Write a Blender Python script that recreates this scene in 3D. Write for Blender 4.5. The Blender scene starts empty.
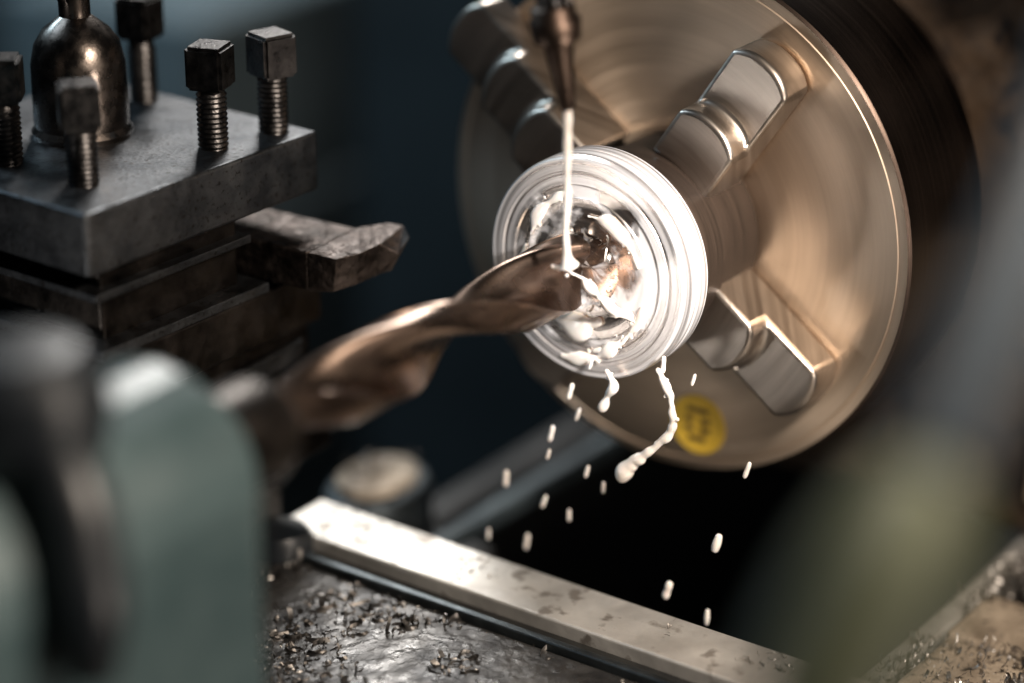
import bpy, bmesh, math, random
from mathutils import Vector, Matrix, noise, Euler
random.seed(7)
S=bpy.context.scene
col=S.collection
S.view_settings.view_transform='Standard'
S.view_settings.look='None'
S.view_settings.exposure=0
# ---------------------------------------------------------------- materials
def newmat(name):
    m=bpy.data.materials.new(name); m.use_nodes=True
    nt=m.node_tree; b=nt.nodes['Principled BSDF']
    return m,nt,b
def N(nt,t,**k):
    n=nt.nodes.new(t)
    for a,v in k.items(): setattr(n,a,v)
    return n
def ramp(nt,fac,stops):
    r=N(nt,'ShaderNodeValToRGB'); e=r.color_ramp.elements
    while len(e)<len(stops): e.new(0.5)
    for i,(p,c) in enumerate(stops):
        e[i].position=p; e[i].color=(c[0],c[1],c[2],1) if hasattr(c,'__len__') else (c,c,c,1)
    nt.links.new(fac,r.inputs[0]); return r.outputs[0]
def worn(name,c1,c2,rough=(0.25,0.5),metal=1.0,scale=6,bump=0.15,bscale=60,spots=None,coat=0,sp=(0.56,0.68)):
    m,nt,b=newmat(name); L=nt.links.new
    tc=N(nt,'ShaderNodeTexCoord')
    n1=N(nt,'ShaderNodeTexNoise'); n1.inputs['Scale'].default_value=scale; n1.inputs['Detail'].default_value=8; n1.inputs['Roughness'].default_value=0.65
    L(tc.outputs['Object'],n1.inputs['Vector'])
    c=ramp(nt,n1.outputs[0],[(0.35,c1),(0.65,c2)])
    n2=N(nt,'ShaderNodeTexNoise'); n2.inputs['Scale'].default_value=bscale; n2.inputs['Detail'].default_value=6
    L(tc.outputs['Object'],n2.inputs['Vector'])
    if spots:
        f=ramp(nt,n2.outputs[0],[(sp[0],0.0),(sp[1],1.0)])
        mx=N(nt,'ShaderNodeMixRGB'); L(f,mx.inputs[0]); L(c,mx.inputs[1]); mx.inputs[2].default_value=(*spots,1); c=mx.outputs[0]
    L(c,b.inputs['Base Color'])
    b.inputs['Metallic'].default_value=metal
    n3=N(nt,'ShaderNodeTexNoise'); n3.inputs['Scale'].default_value=scale*2.7; n3.inputs['Detail'].default_value=5
    L(tc.outputs['Object'],n3.inputs['Vector'])
    r=ramp(nt,n3.outputs[0],[(0.3,rough[0]),(0.7,rough[1])]); L(r,b.inputs['Roughness'])
    bp=N(nt,'ShaderNodeBump'); bp.inputs['Strength'].default_value=bump; bp.inputs['Distance'].default_value=0.02
    L(n2.outputs[0],bp.inputs['Height']); L(bp.outputs[0],b.inputs['Normal'])
    if coat: b.inputs['Coat Weight'].default_value=coat; b.inputs['Coat Roughness'].default_value=0.1
    return m
def ringvec(nt,ka,kr):
    L=nt.links.new
    tc=N(nt,'ShaderNodeTexCoord'); s=N(nt,'ShaderNodeSeparateXYZ'); L(tc.outputs['Object'],s.inputs[0])
    def M(op,a,b=None):
        n=N(nt,'ShaderNodeMath',operation=op)
        for i,v in enumerate((a,b)):
            if v is None: continue
            if isinstance(v,(int,float)): n.inputs[i].default_value=v
            else: L(v,n.inputs[i])
        return n.outputs[0]
    y,z=s.outputs[1],s.outputs[2]
    r=M('SQRT',M('ADD',M('ADD',M('MULTIPLY',y,y),M('MULTIPLY',z,z)),1e-5))
    c=N(nt,'ShaderNodeCombineXYZ')
    L(M('MULTIPLY',M('DIVIDE',y,r),ka),c.inputs[0]); L(M('MULTIPLY',M('DIVIDE',z,r),ka),c.inputs[1])
    L(M('MULTIPLY',M('ADD',r,s.outputs[0]),kr),c.inputs[2])
    return c.outputs[0],r,tc,M
def turned(name,c1,c2,rough=(0.28,0.42),aniso=0.75,kr=45,ka=0.5,bump=0.12,film=False,metal=1.0):
    m,nt,b=newmat(name); L=nt.links.new
    v,r,tc,M=ringvec(nt,ka,kr)
    n=N(nt,'ShaderNodeTexNoise'); n.inputs['Scale'].default_value=1; n.inputs['Detail'].default_value=6; n.inputs['Roughness'].default_value=0.7
    L(v,n.inputs['Vector'])
    c=ramp(nt,n.outputs[0],[(0.3,c1),(0.7,c2)])
    L(c,b.inputs['Base Color']); b.inputs['Metallic'].default_value=metal
    L(ramp(nt,n.outputs[0],[(0.3,rough[0]),(0.7,rough[1])]),b.inputs['Roughness'])
    if aniso:
        b.inputs['Anisotropic'].default_value=aniso
        t=N(nt,'ShaderNodeTangent',direction_type='RADIAL',axis='X'); L(t.outputs[0],b.inputs['Tangent'])
    bp=N(nt,'ShaderNodeBump'); bp.inputs['Strength'].default_value=bump; bp.inputs['Distance'].default_value=0.01
    L(n.outputs[0],bp.inputs['Height']); L(bp.outputs[0],b.inputs['Normal'])
    if film:
        v2,r2,tc2,M2=ringvec(nt,1.6,10)
        n2=N(nt,'ShaderNodeTexNoise'); n2.inputs['Scale'].default_value=1; n2.inputs['Detail'].default_value=3; n2.inputs['Distortion'].default_value=0.4
        L(v2,n2.inputs['Vector'])
        swirl=ramp(nt,n2.outputs[0],[(0.48,0.02),(0.55,0.35),(0.60,0.85)])
        v3,r3,tc3,M3=ringvec(nt,0.15,42)
        n3=N(nt,'ShaderNodeTexNoise'); n3.inputs['Scale'].default_value=1; n3.inputs['Detail'].default_value=3
        L(v3,n3.inputs['Vector'])
        rings=ramp(nt,n3.outputs[0],[(0.38,0.15),(0.62,0.75)])
        k=ramp(nt,r2,[(0.30,0.0),(0.335,1.0)])
        mf=N(nt,'ShaderNodeMixRGB'); L(k,mf.inputs[0]); L(swirl,mf.inputs[1]); L(rings,mf.inputs[2])
        d=N(nt,'ShaderNodeBsdfPrincipled'); d.inputs['Base Color'].default_value=(0.74,0.73,0.75,1); d.inputs['Roughness'].default_value=0.16
        mx=N(nt,'ShaderNodeMixShader'); L(mf.outputs[0],mx.inputs[0]); L(b.outputs[0],mx.inputs[1]); L(d.outputs[0],mx.inputs[2])
        L(mx.outputs[0],nt.nodes['Material Output'].inputs['Surface'])
    return m
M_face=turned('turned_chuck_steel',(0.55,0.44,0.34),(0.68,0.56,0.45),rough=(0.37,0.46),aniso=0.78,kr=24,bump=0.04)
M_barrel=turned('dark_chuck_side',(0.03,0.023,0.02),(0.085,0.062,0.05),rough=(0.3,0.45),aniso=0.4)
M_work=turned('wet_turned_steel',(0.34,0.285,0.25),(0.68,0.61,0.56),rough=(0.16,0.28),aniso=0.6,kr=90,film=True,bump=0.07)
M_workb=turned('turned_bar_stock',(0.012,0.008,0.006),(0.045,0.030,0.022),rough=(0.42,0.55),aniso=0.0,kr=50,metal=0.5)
M_jaw=turned('hardened_jaw_steel',(0.36,0.31,0.27),(0.58,0.52,0.465),rough=(0.28,0.40),aniso=0,kr=14,bump=0.05)
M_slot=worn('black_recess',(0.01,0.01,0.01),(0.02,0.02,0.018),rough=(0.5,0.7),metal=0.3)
M_drill=worn('bronze_oxide_drill_steel',(0.16,0.108,0.082),(0.30,0.22,0.175),rough=(0.22,0.32),scale=2,bump=0.0)
M_plate=worn('blued_tool_post_steel',(0.055,0.06,0.067),(0.125,0.13,0.137),rough=(0.34,0.54),scale=5,bump=0.08,spots=(0.035,0.032,0.03))
M_core=worn('oily_grey_brown_steel',(0.02,0.018,0.017),(0.07,0.06,0.053),rough=(0.28,0.5),scale=5,bump=0.1,bscale=25)
M_bolt=worn('black_oxide_bolt',(0.032,0.031,0.032),(0.09,0.085,0.083),rough=(0.25,0.45),scale=12,bump=0.15)
M_knob=worn('polished_knob_steel',(0.09,0.075,0.065),(0.2,0.17,0.15),rough=(0.2,0.36),scale=8,bump=0.05)
M_tool=worn('rough_forged_tool_steel',(0.035,0.029,0.026),(0.12,0.097,0.087),rough=(0.34,0.6),scale=9,bump=1.0,bscale=16)
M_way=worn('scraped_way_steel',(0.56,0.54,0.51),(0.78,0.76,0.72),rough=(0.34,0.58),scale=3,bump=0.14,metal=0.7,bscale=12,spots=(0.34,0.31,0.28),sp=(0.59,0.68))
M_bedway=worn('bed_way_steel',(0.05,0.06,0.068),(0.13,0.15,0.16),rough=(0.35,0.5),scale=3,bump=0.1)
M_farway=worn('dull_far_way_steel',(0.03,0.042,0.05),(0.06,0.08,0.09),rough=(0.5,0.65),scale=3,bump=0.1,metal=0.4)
M_saddle=worn('oily_saddle_casting',(0.028,0.028,0.029),(0.11,0.106,0.102),rough=(0.2,0.5),scale=5,bump=0.5,bscale=16,metal=0.6)
M_ochre=worn('ochre_cast_iron',(0.014,0.009,0.006),(0.055,0.036,0.022),rough=(0.4,0.7),scale=3,bump=0.3,bscale=7,metal=0.15,spots=(0.008,0.006,0.006))
M_tan=worn('dirty_tan_casting',(0.16,0.125,0.09),(0.42,0.35,0.27),rough=(0.4,0.7),scale=5,bump=0.5,bscale=20,metal=0.3,spots=(0.07,0.055,0.042))
M_green=worn('dull_teal_machine_paint',(0.034,0.06,0.065),(0.072,0.108,0.113),rough=(0.32,0.46),scale=1.6,bump=0.03,metal=0.0,coat=0.12)
M_olive=worn('olive_grip_paint',(0.030,0.038,0.011),(0.046,0.054,0.018),rough=(0.5,0.7),scale=3,bump=0.05,metal=0.0)
M_bluesteel=worn('blue_grey_paint',(0.010,0.019,0.029),(0.020,0.033,0.046),rough=(0.5,0.65),scale=3,bump=0.05,metal=0.1)
M_black=worn('black_plastic',(0.006,0.008,0.010),(0.013,0.016,0.02),rough=(0.3,0.45),scale=3,bump=0.02,metal=0.0)
M_brass=worn('tarnished_copper_tube',(0.05,0.034,0.028),(0.16,0.115,0.09),rough=(0.32,0.45),scale=5,bump=0.05)
M_yellow=worn('yellow_vinyl',(0.64,0.42,0.04),(0.72,0.49,0.06),rough=(0.4,0.5),scale=8,bump=0.03,metal=0)
M_print=worn('dark_print',(0.09,0.06,0.02),(0.12,0.08,0.03),rough=(0.4,0.5),scale=8,bump=0.02,metal=0)
M_chip=worn('steel_swarf',(0.22,0.21,0.2),(0.48,0.455,0.43),rough=(0.38,0.55),scale=10,bump=0.05)
M_chipd=worn('oily_swarf',(0.08,0.074,0.068),(0.28,0.26,0.24),rough=(0.38,0.55),scale=10,bump=0.05)
M_wall=worn('blue_grey_wall_paint',(0.015,0.024,0.03),(0.045,0.064,0.075),rough=(0.6,0.8),scale=0.35,bump=0.02,metal=0)
M_cab=worn('cabinet_paint',(0.06,0.085,0.097),(0.10,0.135,0.152),rough=(0.5,0.7),scale=0.5,bump=0.02,metal=0)
M_floor=worn('oily_concrete',(0.006,0.007,0.008),(0.014,0.014,0.014),rough=(0.5,0.7),scale=0.6,bump=0.1,metal=0)
m,nt,b=newmat('milky_coolant'); M_cool=m
tc=N(nt,'ShaderNodeTexCoord'); nn=N(nt,'ShaderNodeTexNoise'); nn.inputs['Scale'].default_value=14
nt.links.new(tc.outputs['Object'],nn.inputs['Vector'])
nt.links.new(ramp(nt,nn.outputs[0],[(0.3,(0.88,0.80,0.74)),(0.7,(0.97,0.94,0.91))]),b.inputs['Base Color'])
b.inputs['Roughness'].default_value=0.05; b.inputs['Subsurface Weight'].default_value=0.3; b.inputs['Subsurface Radius'].default_value=(0.05,0.04,0.03)
# ---------------------------------------------------------------- helpers
INV={}
def thing(name,loc,label,cat,rot=None):
    e=bpy.data.objects.new(name,None); col.objects.link(e); e.empty_display_size=0.1
    e.location=loc
    mt=Matrix.Translation(loc)
    if rot: e.rotation_euler=rot; mt=mt@Euler(rot).to_matrix().to_4x4()
    INV[e.name]=mt
    e['label']=label; e['category']=cat
    return e
def addmesh(name,bm,mat,parent=None,smooth=False,local=False,bevel=0,label=None,angle=35):
    bmesh.ops.recalc_face_normals(bm,faces=bm.faces[:])
    me=bpy.data.meshes.new(name); bm.to_mesh(me); bm.free()
    o=bpy.data.objects.new(name,me); col.objects.link(o)
    for mm in (mat if isinstance(mat,list) else [mat]): me.materials.append(mm)
    if smooth:
        for p in me.polygons: p.use_smooth=True
        try: me.set_sharp_from_angle(angle=math.radians(angle))
        except Exception: pass
    if parent:
        o.parent=parent
        if not local and parent.name in INV: o.matrix_parent_inverse=INV[parent.name].inverted()
    if bevel:
        bv=o.modifiers.new('bevel','BEVEL'); bv.width=bevel; bv.segments=3; bv.limit_method='ANGLE'
    if label: o['label']=label
    return o
def revolve(profile,axis='X',segs=96,center=(0,0,0),bm=None):
    bm=bm or bmesh.new(); rings=[]
    cx,cy,cz=center
    for a,r in profile:
        if r<1e-6:
            p=(cx+a,cy,cz) if axis=='X' else (cx,cy,cz+a)
            rings.append([bm.verts.new(p)])
        else:
            ring=[]
            for i in range(segs):
                t=2*math.pi*i/segs; u,w=r*math.cos(t),r*math.sin(t)
                ring.append(bm.verts.new((cx+a,cy+u,cz+w) if axis=='X' else (cx+u,cy+w,cz+a)))
            rings.append(ring)
    for A,B in zip(rings,rings[1:]):
        for i in range(segs):
            j=(i+1)%segs
            if len(A)==1 and len(B)==1: break
            if len(A)==1: bm.faces.new((A[0],B[i],B[j]))
            elif len(B)==1: bm.faces.new((A[i],A[j],B[0]))
            else: bm.faces.new((A[i],A[j],B[j],B[i]))
    return bm
def box(x0,x1,y0,y1,z0,z1,bm=None):
    bm=bm or bmesh.new()
    v=[bm.verts.new((x,y,z)) for x in (x0,x1) for y in (y0,y1) for z in (z0,z1)]
    for f in ((0,1,3,2),(4,6,7,5),(0,4,5,1),(2,3,7,6),(0,2,6,4),(1,5,7,3)): bm.faces.new([v[i] for i in f])
    return bm
def prism(pts,axis,a0,a1,bm=None):
    bm=bm or bmesh.new()
    def P(p,a):
        if axis=='X': return (a,p[0],p[1])
        if axis=='Y': return (p[0],a,p[1])
        return (p[0],p[1],a)
    A=[bm.verts.new(P(p,a0)) for p in pts]; B=[bm.verts.new(P(p,a1)) for p in pts]
    bm.faces.new(A); bm.faces.new(B[::-1]); n=len(pts)
    for i in range(n): bm.faces.new((A[i],A[(i+1)%n],B[(i+1)%n],B[i]))
    return bm
def spline(pts,n=8):
    P=[Vector(p) for p in pts]; out=[]
    for i in range(len(P)-1):
        p0=P[max(i-1,0)];p1=P[i];p2=P[i+1];p3=P[min(i+2,len(P)-1)]
        for k in range(n):
            t=k/n
            out.append(0.5*((2*p1)+(p2-p0)*t+(2*p0-5*p1+4*p2-p3)*t*t+(3*p1-p0-3*p2+p3)*t**3))
    out.append(P[-1]); return out
def tube(pts,segs=12,bm=None,squash=1.0,sub=8,wob=0):
    bm=bm or bmesh.new(); Q=spline(pts,sub) if sub>1 else [Vector(p) for p in pts]; rings=[]
    for i,q in enumerate(Q):
        c=Vector(q[:3]); a=Vector(Q[max(i-1,0)][:3]); b_=Vector(Q[min(i+1,len(Q)-1)][:3])
        t=(b_-a).normalized(); ref=Vector((1,0,0)) if abs(t.x)<0.9 else Vector((0,0,1))
        u=t.cross(ref).normalized(); w=t.cross(u).normalized()
        r=max(q[3],0.001)
        if wob: r*=1+wob*noise.noise(c*18)
        rings.append([bm.verts.new(c+u*r*math.cos(2*math.pi*k/segs)+w*r*squash*math.sin(2*math.pi*k/segs)) for k in range(segs)])
    for A,B in zip(rings,rings[1:]):
        for k in range(segs): bm.faces.new((A[k],A[(k+1)%segs],B[(k+1)%segs],B[k]))
    bm.faces.new(rings[0]); bm.faces.new(rings[-1][::-1])
    return bm
def bool_diff(o,cutters):
    for c in cutters:
        md=o.modifiers.new('b','BOOLEAN'); md.object=c; md.operation='DIFFERENCE'; md.solver='EXACT'
    bpy.context.view_layer.update()
    dg=bpy.context.evaluated_depsgraph_get(); me=bpy.data.meshes.new_from_object(o.evaluated_get(dg))
    o.modifiers.clear(); o.data=me
    for c in cutters: bpy.data.objects.remove(c)
def liquid(name,balls,label,flat=1.0,res=0.006):
    mb=bpy.data.metaballs.new('tmp'); mo=bpy.data.objects.new('tmp%d'%random.randint(0,10**8),mb); col.objects.link(mo)
    mb.resolution=res; mb.render_resolution=res; mb.threshold=0.5
    for x,y,z,r in balls:
        e=mb.elements.new(); e.type='ELLIPSOID'; e.co=(x,y,z); e.radius=r*1.45; e.size_x=flat; e.size_y=1; e.size_z=1; e.stiffness=2
    bpy.context.view_layer.update()
    dg=bpy.context.evaluated_depsgraph_get(); me=bpy.data.meshes.new_from_object(mo.evaluated_get(dg))
    bpy.data.objects.remove(mo); me.name=name
    me.materials.clear(); me.materials.append(M_cool)
    for p in me.polygons: p.use_smooth=True
    o=bpy.data.objects.new(name,me); col.objects.link(o); o['label']=label; o['category']='coolant'; return o
def path_balls(pts,step=0.006,jit=0.3,side=0.1,fr=22):
    Q=spline(pts,40); out=[]; last=None; off=random.uniform(0,50)
    for q in Q:
        p=Vector(q[:3])
        if last is None or (p-last).length>step:
            k=1+jit*1.6*noise.noise(p*fr+Vector((off,0,0)))
            dy=0.5*q[3]*noise.noise(p*fr*1.3+Vector((0,off,0))); dz=0.5*q[3]*noise.noise(p*fr*1.3+Vector((0,0,off)))
            out.append((p.x,p.y+dy,p.z+dz,max(q[3]*k*0.8,0.005))); last=p
            if random.random()<side:
                out.append((p.x,p.y+random.uniform(-1,1)*q[3]*1.2,p.z+random.uniform(-1,1)*q[3]*1.2,q[3]*0.5))
    return out
SPIN=[]
# ---------------------------------------------------------------- chuck
chuck=thing('lathe_chuck',(0,0,0),'round steel four-jaw lathe chuck gripping a turned bar','lathe chuck'); SPIN.append(chuck)
prof=[(0.6,0.0),(0.6,0.97),(0.585,0.985),(0.035,0.995),(0.012,0.995),(0.0,0.985),(0.0,0.955),(0.004,0.952),(0.004,0.947),(0,0.944),(0.0,0.23),(0.04,0.21),(0.04,0)]
bm=revolve(prof,segs=160)
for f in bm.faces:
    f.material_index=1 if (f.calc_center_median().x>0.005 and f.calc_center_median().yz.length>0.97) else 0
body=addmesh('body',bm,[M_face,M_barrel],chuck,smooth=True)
ANG=[37,124,217,307]
cut=[]
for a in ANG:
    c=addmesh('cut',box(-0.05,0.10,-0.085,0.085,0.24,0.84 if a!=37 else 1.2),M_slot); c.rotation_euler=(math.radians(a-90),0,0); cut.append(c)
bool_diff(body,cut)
for p in body.data.polygons: p.use_smooth=True
body.data.set_sharp_from_angle(angle=math.radians(30))
def jaw_bm(pts,end,hw=0.135,n=14):
    bm=bmesh.new(); cols=[]
    for i in range(n+1):
        y=-hw+2*hw*i/n
        row=[]
        for r,x in pts:
            full=math.sqrt(r*r-y*y)
            # outer ends of the steps are rounded
            row.append(bm.verts.new((x,y,full if r<0.5 else r-0.055*(abs(y)/hw)**2.5)))
        cols.append(row)
    m_=len(pts)
    for A,B in zip(cols,cols[1:]):
        for k in range(m_): bm.faces.new((A[k],A[(k+1)%m_],B[(k+1)%m_],B[k]))
    bm.faces.new(cols[0]); bm.faces.new(cols[-1][::-1])
    box(-0.004,0.085,-0.08,0.08,0.34,end,bm)
    return bm
short=[(0.36,-0.27),(0.60,-0.27),(0.605,-0.17),(0.865,-0.17),(0.87,-0.006),(0.345,-0.006)]
long_=[(0.345,-0.30),(0.60,-0.30),(0.615,-0.22),(0.84,-0.22),(0.855,-0.15),(1.10,-0.15),(1.10,-0.006),(0.345,-0.006)]
j0=None
for a in ANG:
    if a==37:
        j=addmesh('jaw',jaw_bm(long_,1.0,0.14),M_jaw,chuck,smooth=True,bevel=0.022,label='long stepped steel jaw reaching past the chuck rim')
    elif j0 is None:
        j=j0=addmesh('jaw',jaw_bm(short,0.82),M_jaw,chuck,smooth=True,bevel=0.032)
    else:
        j=j0.copy(); col.objects.link(j); j.parent=chuck
    j.rotation_euler=(math.radians(a-90),0,0)
# sticker
SZ=-0.795; SY=-0.15
st=addmesh('sticker',revolve([(-0.003,0),(-0.006,0.118),(-0.002,0.12),(-0.002,0)],segs=48,center=(0,SY,SZ)),M_yellow,chuck,label='round yellow warning sticker with dark symbols')
bm=bmesh.new()
def bar(y0,y1,z0,z1): box(-0.010,-0.0062,SY+y0,SY+y1,SZ+z0,SZ+z1,bm)
bar(-0.045,0.045,0.050,0.068)
bar(-0.055,-0.014,0.010,0.028); bar(0.014,0.055,0.010,0.028)
bar(-0.055,-0.014,-0.028,-0.010); bar(0.014,0.055,-0.028,-0.010)
bar(-0.036,0.036,-0.066,-0.048)
pr=addmesh('printed_symbol',bm,M_print,st)
chuck.scale=(0.98,)*3
# ---------------------------------------------------------------- workpiece
wp=thing('turned_workpiece',(0,0,0),'shiny turned steel disc wet with milky coolant','metal workpiece'); SPIN.append(wp)
F=-0.60; q=1.035
front=[(F+0.03,0),(F+0.03,0.02),(F+0.016,0.120),(F+0.006,0.126),(F+0.004,0.195),(F+0.002,0.20),(F+0.002,0.245),(F+0.007,0.249),(F+0.007,0.29),(F+0.002,0.294),(F+0.002,0.325),(F+0.008,0.329),(F+0.008,0.337),(F,0.342),(F,0.381),(F+0.006,0.388),(F+0.03,0.391),(F+0.033,0.384),(F+0.043,0.384),(F+0.046,0.391),(F+0.085,0.391),(F+0.088,0.382),(F+0.10,0.382),(F+0.103,0.391),(F+0.15,0.39),(F+0.16,0.38),(F+0.165,0.30)]
front=[(a,r_*q) for a,r_ in front]
addmesh('disc',revolve(front,segs=192),M_work,wp,smooth=True,angle=25)
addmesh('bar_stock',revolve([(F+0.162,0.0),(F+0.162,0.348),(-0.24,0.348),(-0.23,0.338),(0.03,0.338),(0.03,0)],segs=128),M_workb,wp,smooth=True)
# ---------------------------------------------------------------- drill: circle with two milled flutes, swept along a helix
drill=thing('twist_drill',(-2.4,0,0),'large dark bronze twist drill entering the workpiece','drill'); SPIN.append(drill)
R=0.130; pitch=1.80; tip=-0.565
half=[]
D_,A_=0.84,0.70; lim=math.degrees(math.asin(A_/D_))
def fl(phi): 
    p=math.radians(phi); return D_*math.cos(p)-math.sqrt(max(A_*A_-(D_*math.sin(p))**2,0))
for k in range(15):
    phi=-lim+2*lim*k/14*0.999+0.02
    half.append((phi,fl(phi)))
e1=lim
half+= [(e1+0.6,0.72),(e1+1.0,0.995),(e1+5,1.0),(e1+9,1.0),(e1+10,0.965)]
for k in range(1,8): half.append((e1+10+k*(180-2*e1-26)/8,0.965))
e2=180-lim
half+= [(e2-14,0.95),(e2-10,0.90),(e2-6,0.80),(e2-3,0.68),(e2-1,0.56)]
sec=[(p,r) for p,r in half]+[(p+180,r) for p,r in half]
bm=bmesh.new(); rings=[]; x=-2.25; xs=[]
while x<tip-0.06: xs.append(x); x+=0.012
for k in range(7): xs.append(tip-0.06+0.06*k/6)
for x in xs:
    ph=2*math.pi*x/pitch+math.radians(140); sc=min(1,max(0.02,(tip-x)/0.06))
    rings.append([bm.verts.new((x,R*r*sc*math.cos(math.radians(p)+ph),R*r*sc*math.sin(math.radians(p)+ph))) for p,r in sec])
ns=len(sec)
for A,B in zip(rings,rings[1:]):
    for i in range(ns): bm.faces.new((A[i],A[(i+1)%ns],B[(i+1)%ns],B[i]))
bm.faces.new(rings[0]); bm.faces.new(rings[-1][::-1])
addmesh('flute_body',bm,M_drill,drill,smooth=True,angle=38)
addmesh('shank',revolve([(-2.6,0),(-2.6,0.125),(-2.26,0.125),(-2.22,0.09),(-2.22,0)],segs=48),M_core,drill,smooth=True)
# ---------------------------------------------------------------- tailstock
ts=thing('lathe_tailstock',(-3.6,0,-1.5),'dull teal painted tailstock holding the drill in its steel quill','tailstock'); SPIN.append(ts)
pts=[(0.34,-1.2),(0.55,-1.26),(0.55,-1.38),(-0.55,-1.38),(-0.55,-1.26),(-0.36,-1.2),(-0.35,-0.4)]
for k in range(13):
    a=math.radians(190-k*200/12); pts.append((0.36*math.cos(a),0.36*math.sin(a)))
pts.append((0.33,-0.4))
addmesh('casting',prism(pts,'X',-5.1,-2.64),M_green,ts,bevel=0.09)
addmesh('bore_collar',revolve([(-2.638,0),(-2.638,0.25),(-2.56,0.25),(-2.53,0.21),(-2.53,0)],segs=48),M_green,ts,smooth=True)
addmesh('quill',revolve([(-2.528,0),(-2.528,0.17),(-2.30,0.17),(-2.25,0.15),(-2.25,0)],segs=48),M_core,ts,smooth=True)
addmesh('clamp_knob',revolve([(0.24,0),(0.24,0.16),(0.30,0.19),(0.36,0.215),(0.46,0.23),(0.56,0.215),(0.62,0.15),(0.64,0)],'Z',segs=40,center=(-3.28,-0.10,0)),M_black,ts,smooth=True)
addmesh('clamp_lever',tube([(-3.30,-0.14,0.46,0.10),(-3.36,-0.34,0.30,0.10),(-3.42,-0.44,0.05,0.10),(-3.45,-0.46,-0.15,0.06)],sub=6,segs=20),M_black,ts,smooth=True)
addmesh('scale_plate',box(-3.4,-3.1,-0.385,-0.365,-0.75,-0.45),M_black,ts,bevel=0.005)
# ---------------------------------------------------------------- tool post
rz=math.radians(-5.4); pc=Vector((-1.271,1.682,-0.42))
tp=thing('tool_post',pc,'square blued-steel lathe tool post with square-headed clamp bolts','tool post',rot=(0,0,rz))
Ri=Matrix.Rotation(-rz,3,'Z')
def loc(x,y,z): return Ri@(Vector((x,y,z))-pc)
h=0.565
addmesh('top_plate',box(-h,h,-h,h,0.50,0.72),M_plate,tp,local=True,bevel=0.012)
addmesh('core',box(-h+0.10,h-0.37,-h+0.06,h-0.1,0.20,0.498),M_core,tp,local=True,bevel=0.012)
addmesh('packing_plate',box(-h+0.04,h-0.345,-h+0.015,h-0.3,0.395,0.425),M_plate,tp,local=True,bevel=0.004)
addmesh('packing_plate',box(-h+0.02,h-0.30,-h-0.02,h-0.3,0.205,0.24),M_plate,tp,local=True,bevel=0.004)
addmesh('base_plate',box(-h,h,-h,h,0.0,0.2),M_core,tp,local=True,bevel=0.014)
bolts=[(-1.105,1.261),(-0.845,1.195),(-1.644,1.385),(-0.79,1.83),(-1.611,1.75)]
def bolt_head():
    bm=box(-0.068,0.068,-0.068,0.068,0.0,0.155)
    bmesh.ops.bevel(bm,geom=bm.edges[:],offset=0.012,segments=2,affect='EDGES')
    return bm
def bolt_thread():
    pf=[(-0.05,0)]; z=-0.05; pf.append((z,0.05))
    while z<0.2: pf+= [(z,0.047),(z+0.007,0.054),(z+0.010,0.054),(z+0.017,0.047)]; z+=0.018
    pf+=[(0.24,0.045),(0.24,0)]
    return revolve(pf,'Z',segs=32)
bh=None
for i,(bx,by) in enumerate(bolts):
    p=loc(bx,by,0.30)
    ang=[0.35,-0.25,0.9,0.2,0.7][i]; dz=[0.215,0.205,0.195,0.235,0.22][i]
    if bh is None:
        bt=addmesh('clamp_bolt',bolt_thread(),M_bolt,tp,local=True,smooth=True,angle=50)
        bh=addmesh('bolt_head',bolt_head(),M_bolt,bt,local=True); t,hd=bt,bh
    else:
        t=bt.copy(); hd=bh.copy(); col.objects.link(t); col.objects.link(hd); t.parent=tp; hd.parent=t
    t.location=p; t.rotation_euler=(0,0,ang); hd.location=(0,0,dz)
kp=loc(-1.226,1.75,0.30)
addmesh('locking_knob',revolve([(0,0),(0,0.172),(0.02,0.178),(0.04,0.165),(0.06,0.168),(0.26,0.165),(0.33,0.150),(0.38,0.118),(0.415,0.075),(0.43,0.055),(0.48,0.055),(0.52,0.07),(0.58,0.085),(0.66,0.07),(0.70,0)],'Z',segs=64,center=kp),M_knob,tp,local=True,smooth=True)
# cutting tool
ct=thing('cutting_tool',(-0.9,1.1,-0.2),'worn forged steel turning tool clamped under the tool post plate','cutting tool')
addmesh('shank',prism([(-1.04,-0.19),(-0.74,-0.19),(-0.74,-0.045),(-1.04,-0.045)],'Y',0.92,1.75),M_tool,ct,bevel=0.010)
bm=bmesh.new()
T=[(-1.04,0.919,-0.045),(-0.735,0.919,-0.045),(-0.67,0.83,-0.03),(-0.665,0.77,-0.03),(-0.755,0.68,-0.03),(-0.79,0.71,-0.09),(-0.835,0.755,-0.045),(-0.93,0.775,-0.055),(-1.01,0.82,-0.06)]
Bt=[(-1.04,0.919,-0.19),(-0.735,0.919,-0.19),(-0.70,0.86,-0.19),(-0.705,0.81,-0.18),(-0.775,0.75,-0.165),(-0.79,0.76,-0.165),(-0.835,0.785,-0.175),(-0.92,0.80,-0.18),(-1.0,0.84,-0.19)]
A=[bm.verts.new(p) for p in T]; B=[bm.verts.new(p) for p in Bt]
bm.faces.new(A); bm.faces.new(B[::-1]); n=len(T)
for i in range(n): bm.faces.new((A[i],A[(i+1)%n],B[(i+1)%n],B[i]))
bmesh.ops.triangulate(bm,faces=bm.faces[:2])
addmesh('cutting_nose',bm,M_tool,ct,bevel=0.003)
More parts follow.
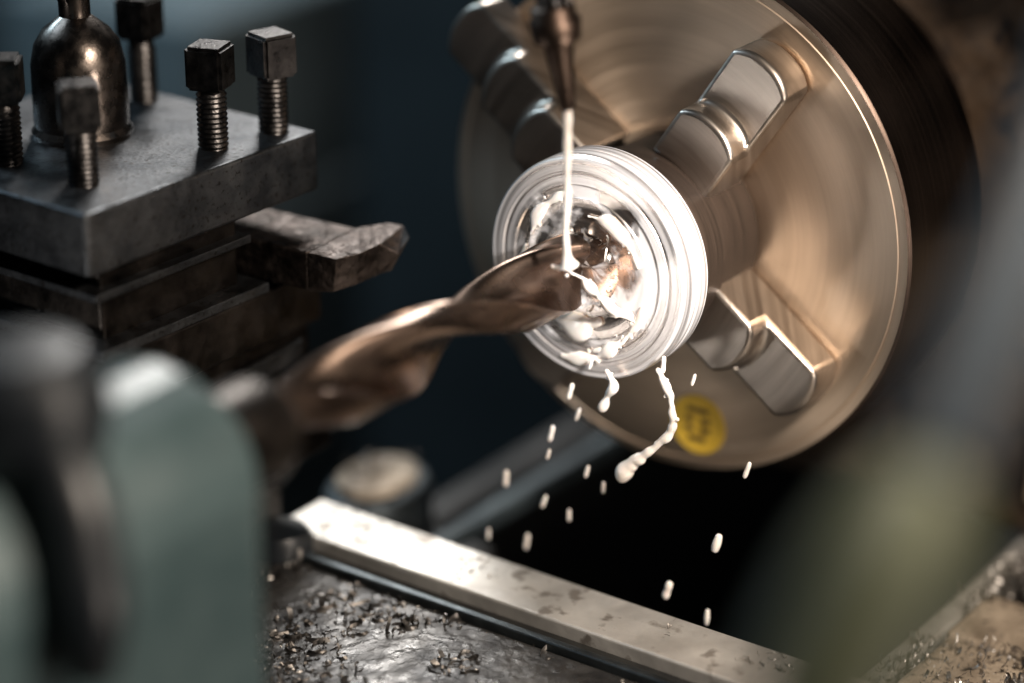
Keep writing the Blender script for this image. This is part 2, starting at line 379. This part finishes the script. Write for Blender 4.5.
# compound slide
cs=thing('compound_slide',(-1.3,1.7,-0.95),'oily dark steel compound slide under the tool post','machine slide')
addmesh('upper_slide',box(-2.15,-0.72,1.16,2.3,-0.60,-0.425),M_core,cs,bevel=0.015)
addmesh('dovetail',prism([(1.30,-0.602),(2.1,-0.602),(2.2,-0.72),(1.2,-0.72)],'X',-2.1,-0.78),M_bolt,cs,bevel=0.006)
addmesh('swivel_base',box(-2.1,-0.70,1.08,2.4,-0.95,-0.722),M_core,cs,bevel=0.02)
addmesh('gib_strip',box(-2.1,-0.80,1.13,1.157,-0.57,-0.50),M_plate,cs,bevel=0.006)
# ---------------------------------------------------------------- saddle
sd=thing('lathe_saddle',(-1.6,0.0,-1.5),'cast lathe saddle with bright ground edge strip, covered in swarf','machine carriage')
addmesh('edge_strip',box(-1.035,-0.77,-1.75,1.10,-1.36,-1.2),M_way,sd,bevel=0.010,label='bright ground steel strip with oil and chips')
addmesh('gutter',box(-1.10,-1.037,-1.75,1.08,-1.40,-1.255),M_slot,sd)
addmesh('gutter_rail',box(-1.14,-1.102,-1.75,1.06,-1.40,-1.225),M_bedway,sd,bevel=0.01)
addmesh('casting',box(-3.1,-1.142,-1.75,1.15,-1.46,-1.255),M_saddle,sd,bevel=0.01)
addmesh('cross_slide',box(-2.2,-0.95,1.13,2.6,-1.46,-0.97),M_saddle,sd,bevel=0.03)
addmesh('end_wiper',revolve([(-1.46,0),(-1.46,0.12),(-1.20,0.12),(-1.17,0.10),(-1.17,0)],'Z',segs=32,center=(-1.10,1.02,0)),M_black,sd,smooth=True)
SPIN_ROT=[sd]
# ---------------------------------------------------------------- bed
bed=thing('lathe_bed',(0,0,-3),'cast iron lathe bed with ground steel ways and chip gap','lathe bed'); SPIN_ROT.append(bed)
def way(y0,y1,z1,m,nm='bed_way',x0=-7,x1=6,z0=-1.9):
    return addmesh(nm,box(x0,x1,y0,y1,z0,z1),m,bed,bevel=0.02)
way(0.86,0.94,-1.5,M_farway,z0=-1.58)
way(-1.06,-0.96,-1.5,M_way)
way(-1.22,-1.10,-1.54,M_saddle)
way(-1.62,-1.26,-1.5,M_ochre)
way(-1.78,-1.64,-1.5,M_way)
addmesh('bed_side',box(-7,6,1.5,1.62,-3.4,-1.9),M_floor,bed)
addmesh('bed_side',box(-7,6,-1.9,-1.78,-3.4,-1.6),M_saddle,bed)
addmesh('chip_tray',box(-7,6,-1.9,1.62,-3.5,-3.4),M_floor,bed)
addmesh('rack_block',box(0.05,0.42,-1.52,-1.12,-1.498,-1.42),M_tan,bed,bevel=0.03)
addmesh('rack_block',box(-0.42,0.0,-1.50,-1.16,-1.498,-1.40),M_tan,bed,bevel=0.03)
addmesh('bed_cross_rib',box(-0.5,0.15,0.96,1.5,-1.9,-1.75),M_floor,bed,bevel=0.02)
cb=thing('way_clamp_block',(0.0,1.25,-1.75),'rounded clamp block on the bed with rusty tan top','clamp block')
bm=revolve([(-1.745,0),(-1.745,0.2),(-1.42,0.2),(-1.37,0.185),(-1.355,0.16),(-1.355,0)],'Z',segs=48,center=(-0.18,1.25,0))
for v in bm.verts: v.co.x=-0.18+(v.co.x+0.18)*1.35
addmesh('block_body',bm,M_bedway,cb,smooth=True)
bm=revolve([(-1.354,0),(-1.354,0.15),(-1.325,0.145),(-1.31,0.11),(-1.305,0)],'Z',segs=48,center=(-0.18,1.25,0))
for v in bm.verts: v.co.x=-0.18+(v.co.x+0.18)*1.35
addmesh('block_pad',bm,M_tan,cb,smooth=True)
# ---------------------------------------------------------------- headstock
hs=thing('lathe_headstock',(1.8,-0.3,-1.5),'brown cast headstock with bolted cover behind the chuck','headstock'); SPIN_ROT.append(hs)
addmesh('casting',box(1.0,4.0,-1.75,0.75,-1.49,1.3),M_ochre,hs,bevel=0.1)
addmesh('spindle_flange',revolve([(0.602,0),(0.602,0.62),(0.72,0.66),(0.998,0.66),(0.998,0)],segs=64),M_barrel,hs,smooth=True)
addmesh('cover_plate',box(0.92,0.998,-1.62,-1.02,-0.1,1.1),M_ochre,hs,bevel=0.03)
addmesh('lower_cover',box(0.94,0.998,-1.62,-1.0,-1.3,-0.25),M_tan,hs,bevel=0.03)
hb=None
for y,z in [(-1.52,1.0),(-1.12,1.0),(-1.52,0.35),(-1.12,0.45),(-1.12,0.0),(-1.3,0.72)]:
    if hb is None:
        hb=addmesh('cover_bolt',revolve([(-0.11,0),(-0.11,0.06),(-0.10,0.075),(0,0.075),(0,0)],segs=6),M_bolt,hs,local=True); o=hb
    else:
        o=hb.copy(); col.objects.link(o); o.parent=hs
    o.location=Vector((0.918,y,z))-Vector((1.8,-0.3,-1.5))
addmesh('oil_pipe',tube([(0.80,-0.80,1.6,0.06),(0.78,-0.88,1.1,0.06),(0.77,-1.00,0.8,0.06),(0.78,-1.2,0.62,0.06),(0.82,-1.6,0.45,0.06)],segs=16,sub=8),M_black,hs,smooth=True)
addmesh('pipe_fitting',revolve([(-0.30,0),(-0.30,0.10),(-0.26,0.12),(-0.05,0.12),(0,0.14),(0,0)],segs=8,center=(0.918,-0.92,0.92)),M_black,hs,smooth=True)
# ---------------------------------------------------------------- coolant
noz=thing('coolant_nozzle',(-0.93,-0.05,1.9),'tarnished copper coolant nozzle pouring milky coolant','coolant nozzle')
nz=Vector((-0.90,-0.045,0.60)); nd=Vector((-0.10,0.10,0.9)).normalized()
def along(t,r): p=nz+nd*t; return (p.x,p.y,p.z,r)
addmesh('tip',tube([along(0,0.022),along(0.02,0.027),along(0.20,0.047),along(0.24,0.055)],segs=24,sub=4),M_brass,noz,smooth=True)
addmesh('collar',tube([along(0.225,0.05),along(0.235,0.078),along(0.30,0.085),along(0.31,0.072),along(0.345,0.072),along(0.355,0.055)],segs=24,sub=1),M_brass,noz,smooth=True,angle=60)
addmesh('tube',tube([along(0.35,0.052),along(0.9,0.055),along(1.6,0.055),(-0.7,0.3,2.7,0.055)],segs=24,sub=6),M_bolt,noz,smooth=True)
sx,sy=nz.x,nz.y
o=addmesh('coolant_stream',tube([(sx,sy,0.62,0.014),(sx,sy,0.5,0.015),(sx,sy,0.38,0.010),(sx+.002,sy,0.28,0.013),(sx,sy+.004,0.18,0.010),(sx,sy,0.12,0.012),(sx+0.005,sy,0.08,0.018),(sx+0.01,sy-0.005,0.050,0.032)],segs=18,sub=14,wob=0.35),M_cool,smooth=True,angle=180)
o['label']='thin stream of milky white coolant falling onto the drill'; o['category']='coolant'
X=F-0.002
def splash(pts,label,flat=1.0,**k): 
    return liquid('coolant_splash',path_balls(pts,**k),label,flat=flat)
splash([(-0.66,-0.27,-0.36,0.012),(-0.66,-0.31,-0.42,0.019),(-0.67,-0.335,-0.49,0.015),(-0.66,-0.335,-0.56,0.020),(-0.67,-0.29,-0.63,0.016),(-0.68,-0.24,-0.68,0.019),(-0.68,-0.195,-0.715,0.023),(-0.68,-0.16,-0.765,0.030),(-0.68,-0.150,-0.785,0.026)],'curling rope of milky coolant thrown off the disc',jit=0.32,side=0.10,fr=26)
splash([(-0.64,-0.06,-0.42,0.011),(-0.65,-0.09,-0.46,0.018),(-0.65,-0.07,-0.51,0.015),(-0.65,-0.055,-0.545,0.022),(-0.65,-0.05,-0.56,0.018)],'short dripping strand of milky coolant',jit=0.3)
fs='milky coolant running over the disc face'
def arc(a0,a1,r0,r1,w,n=7):
    out=[]
    for i in range(n):
        t=i/(n-1); a=math.radians(a0+(a1-a0)*t); rr=r0+(r1-r0)*t
        out.append((X,rr*math.cos(a),rr*math.sin(a),w*(0.45+0.55*math.sin(math.pi*t))*random.uniform(.8,1.2)))
    return out
face_s=[splash(arc(232,285,0.27,0.36,0.026),fs,0.25,side=0.35,jit=1.0,fr=14),
 splash(arc(250,300,0.19,0.24,0.032),fs,0.25,side=0.5,jit=1.0,fr=14),
 splash(arc(200,262,0.26,0.30,0.02),fs,0.25,side=0.3,jit=1.0,fr=16),
 splash(arc(95,165,0.20,0.23,0.018),fs,0.25,side=0.3,jit=1.0,fr=16),
 splash(arc(20,80,0.24,0.28,0.02),fs,0.25,side=0.3,jit=1.0,fr=16),
 splash(arc(-40,10,0.28,0.25,0.018),fs,0.25,side=0.3,jit=1.0,fr=16),
 splash([(-0.89,-0.07,0.115,0.012),(-0.85,-0.10,0.095,0.018),(-0.80,-0.125,0.055,0.012),(-0.75,-0.138,0.0,0.019),(-0.70,-0.135,-0.05,0.012),(-0.65,-0.14,-0.09,0.018),(X,-0.17,-0.13,0.02),(X,-0.22,-0.15,0.010)],'milky coolant spreading over the drill',0.8,side=0.25,jit=0.8,fr=20)]
SPIN+=face_s
dl=[(-.6,.389,-.912),(-.66,.174,-.739),(-.6,.089,-.586),(-.62,.109,-.494),(-.6,.049,-.80),(-.58,-.008,-.857),(-.62,.215,-.953),(-.6,.121,-.992),(-.64,.441,-1.136),(-.6,.30,-1.147),(-.62,-.377,-.34),(-.55,-.559,-.663),(-.64,-.498,-.922),(-.66,-.32,-1.147),(-.62,.028,-.372),(-.6,-.449,-1.246),(-.63,.18,-.67),(-.64,-.27,-.30)]
for i,(x,y,z) in enumerate(dl):
    z-=0.045; y-=0.01
    big=1.7 if i in (12,13) else random.uniform(0.65,1.1)
    L_=0.030*(big if i not in(12,13) else 1.2); r=0.0088*big
    lean=random.uniform(-0.012,0.002)
    pts=[(x,y+lean,z+L_,0.002),(x,y+lean*0.9,z+L_*0.9,r*0.7),(x,y+lean*0.5,z+L_*0.5,r*0.95),(x,y,z,r*random.uniform(.85,1.1)),(x,y-lean*0.5,z-L_*0.5,r),(x,y-lean*0.9,z-L_*0.9,r*0.75),(x,y-lean,z-L_,0.002)]
    o=addmesh('coolant_drop',tube(pts,segs=12,sub=3),M_cool,smooth=True,angle=180)
    o['label']='falling drop of milky white coolant'; o['category']='drop'; o['group']='falling coolant drops'
# ---------------------------------------------------------------- swarf
def chips(name,n,fn,label,smin=0.012,smax=0.05,mat=M_chip,bright=0.35,curlmax=3.5,flat=False):
    bm=bmesh.new()
    for _ in range(n):
        p=fn(); 
        if p is None: continue
        s=random.uniform(smin,smax)*random.choice((0.35,0.5,0.7,1)); curl=random.uniform(0.5,curlmax); wd=s*random.uniform(0.12,0.35); k=8
        lay=random.choice((0,1.57,1.57,1.57)) if flat else random.choice((0,1.57))
        rot=Matrix.Rotation(random.uniform(0,6.28),3,'Z')@Matrix.Rotation((math.pi/2 if flat and lay else 0)+random.uniform(-0.35,0.35),3,'X')
        if not flat: rot=rot@Matrix.Rotation(lay+random.uniform(-.3,.3),3,'Y')
        prev=None; mi=0 if random.random()<bright else 1
        for i in range(k+1):
            t=curl*i/k; rad=s/curl*1.4
            q_=Vector((rad*math.sin(t),0,rad*(1-math.cos(t))-rad*0.3))
            tilt=0.35*wd if flat and lay else 0.0
            a=bm.verts.new(Vector(p)+rot@(q_+Vector((0,-wd/2,-tilt)))); b_=bm.verts.new(Vector(p)+rot@(q_+Vector((0.2*wd,wd/2,tilt))))
            if prev: bm.faces.new((prev[0],a,b_,prev[1])).material_index=mi
            prev=(a,b_)
    o=addmesh(name,bm,[mat,M_chipd]); o['label']=label; o['category']='swarf'; o['kind']='stuff'; return o
def clump(x,y,s): return noise.noise(Vector((x*s,y*s,3.3)))
def f1():
    for _ in range(20):
        x=random.uniform(-2.3,-1.16); y=random.uniform(-1.3,0.95)
        if clump(x,y,3)>-0.2: return (x,y,-1.252)
SPIN_ROT.append(chips('swarf_pile',2800,f1,'scattered curly steel chips on the oily saddle',0.012,0.075,bright=0.45,curlmax=5,flat=True))
def f2():
    for _ in range(20):
        x=random.uniform(-1.02,-0.78); y=random.uniform(-1.5,1.05)
        if clump(x,y,4)>0.22 or y>0.7: return (x,y,-1.196)
SPIN_ROT.append(chips('swarf_pile',320,f2,'a few fine chips on the bright edge strip',0.006,0.028,flat=True))
def f3():
    x=random.uniform(-0.6,1.0); y=random.uniform(-1.62,-1.08)
    if clump(x,y,3)>-0.2: return (x,y,-1.46+random.uniform(0,0.09))
SPIN_ROT.append(chips('swarf_pile',3200,f3,'matted steel chips heaped along the bed way',0.02,0.07,bright=0.6))
def f4(): 
    x=random.gauss(-0.18,0.08); y=random.gauss(1.25,0.05); return (x,y,-1.30+random.uniform(0,0.03))
chips('swarf_pile',150,f4,'tan chips heaped on the clamp block',0.02,0.05,mat=M_tan)
def f5():
    a=random.uniform(0,6.28); r=random.uniform(0.115,0.155); return (F-random.uniform(-0.01,0.012),r*math.cos(a),r*math.sin(a))
SPIN.append(chips('swarf_pile',45,f5,'bright curled chips around the drilled hole',0.02,0.045,bright=0.9))
# ---------------------------------------------------------------- foreground lever
lv=thing('control_lever',(-1.0,-2.44,3.1),'machine control lever with blue-grey arm and olive grip','lever')
addmesh('lever_arm',tube([(-1.0,-2.44,3.1,0.08),(-2.4,-2.44,2.10,0.08),(-3.3,-2.48,1.38,0.08),(-3.72,-2.48,1.04,0.08)],segs=24,sub=6),M_bluesteel,lv,smooth=True)
addmesh('hand_grip',tube([(-3.72,-2.48,1.05,0.05),(-3.78,-2.48,1.00,0.10),(-3.92,-2.47,0.90,0.135),(-4.08,-2.46,0.79,0.13),(-4.26,-2.46,0.68,0.09),(-4.31,-2.46,0.65,0.03)],segs=24,sub=6),M_olive,lv,smooth=True)
# ---------------------------------------------------------------- align to the spindle line
RZ=Matrix.Rotation(math.radians(-4),4,'Z'); shift=Vector((0,0.050,-0.075))
for o in SPIN:
    s_=shift if (o is not wp) else Vector((0,0.015,-0.078))
    if o in face_s or o.name.startswith('swarf'): s_=Vector((0,0.02,-0.078))
    o.location=RZ@(Vector(o.location)+s_); o.rotation_euler[2]+=math.radians(-4)
for o in SPIN_ROT: o.location=RZ@Vector(o.location); o.rotation_euler[2]+=math.radians(-4)
# ---------------------------------------------------------------- room beyond
def struct(name,bm,mat):
    o=addmesh(name,bm,mat); o['kind']='structure'; o['label']='dim workshop '+name; o['category']=name; return o
struct('floor',box(-14,24,-14,24,-9.2,-9.0),M_floor)
wall=struct('wall',box(-16,16,0,0.3,-9,9),M_wall)
wall.rotation_euler=(0,0,math.radians(31.8-90)); wall.location=(12,7.5,0)
cab=thing('tool_cabinet',(3.6,7.0,-9),'blue-grey steel workshop cabinet standing on the floor','cabinet')
addmesh('carcass',box(3.6,5.2,5.1,6.7,-9,-0.9),M_cab,cab,bevel=0.05)
addmesh('drawer',box(3.7,5.1,5.04,5.098,-4.2,-2.2),M_cab,cab,bevel=0.03)
addmesh('drawer',box(3.7,5.1,5.04,5.098,-6.4,-4.4),M_cab,cab,bevel=0.03)
# ---------------------------------------------------------------- lights
w=bpy.data.worlds.new('World'); S.world=w; w.use_nodes=True
bg=w.node_tree.nodes['Background']; bg.inputs[0].default_value=(0.42,0.6,0.8,1); bg.inputs[1].default_value=0.010
def aim(o,locn,target):
    o.location=locn; o.rotation_euler=(Vector(target)-Vector(locn)).to_track_quat('-Z','Y').to_euler()
def area(name,locn,target,size,power,colr):
    l=bpy.data.lights.new(name,'AREA'); l.size=size; l.energy=power; l.color=colr
    o=bpy.data.objects.new(name,l); col.objects.link(o); aim(o,locn,target); return o
area('machine_lamp',(-2.4,-3.6,3.2),(-0.2,-0.3,-0.1),0.7,480,(1,0.86,0.72))
area('low_side_fill',(-2.6,-5.0,-0.4),(0,-0.3,-0.5),1.0,105,(1,0.86,0.74))  # added fill from low right, brightens the lower chuck face and sticker
area('sheen_panel',(6.5,5.2,6.5),(-1,0.3,-1),3.0,780,(1,0.97,0.93))  # unseen panel added so the edge strip and tool post top catch a sheen
area('cool_fill',(-2.5,6,6),(-1.3,1.5,0),2.5,105,(0.66,0.84,1))
area('backdrop_fill',(0,9,5),(5,6.5,-3),2,380,(0.6,0.84,1))  # added cool fill that lights the wall and cabinet behind the lathe
area('disc_glint_light',(-4.4,2.56,-1.50),(-0.61,-0.2,0.1),0.5,14,(1,0.95,0.9))  # unseen light added in the mirror direction to put a glint on the disc
sl=bpy.data.lights.new('hotspot_spot','SPOT'); sl.energy=1700; sl.spot_size=math.radians(19); sl.spot_blend=1.0; sl.shadow_soft_size=0.15; sl.color=(1,0.95,0.9)  # added spot, makes the hot highlight on the disc and whitens the stream
so=bpy.data.objects.new('hotspot_spot',sl); col.objects.link(so); aim(so,(-1.9,-3.0,1.7),(-0.6,-0.36,0.12))
# ---------------------------------------------------------------- camera
f=Vector((.786,.487,-.381)).normalized(); r=Vector((.527,-.850,0)).normalized(); u=r.cross(f).normalized(); r=f.cross(u).normalized()
cam=bpy.data.cameras.new('Camera'); co=bpy.data.objects.new('Camera',cam); col.objects.link(co)
co.matrix_world=Matrix((( r.x,u.x,-f.x,-7.664),(r.y,u.y,-f.y,-4.023),(r.z,u.z,-f.z,3.013),(0,0,0,1)))
cam.sensor_width=36; cam.lens=88.6; cam.clip_end=200; cam.clip_start=0.05
cam.dof.use_dof=True; cam.dof.focus_distance=8.65; cam.dof.aperture_fstop=0.21
S.camera=co
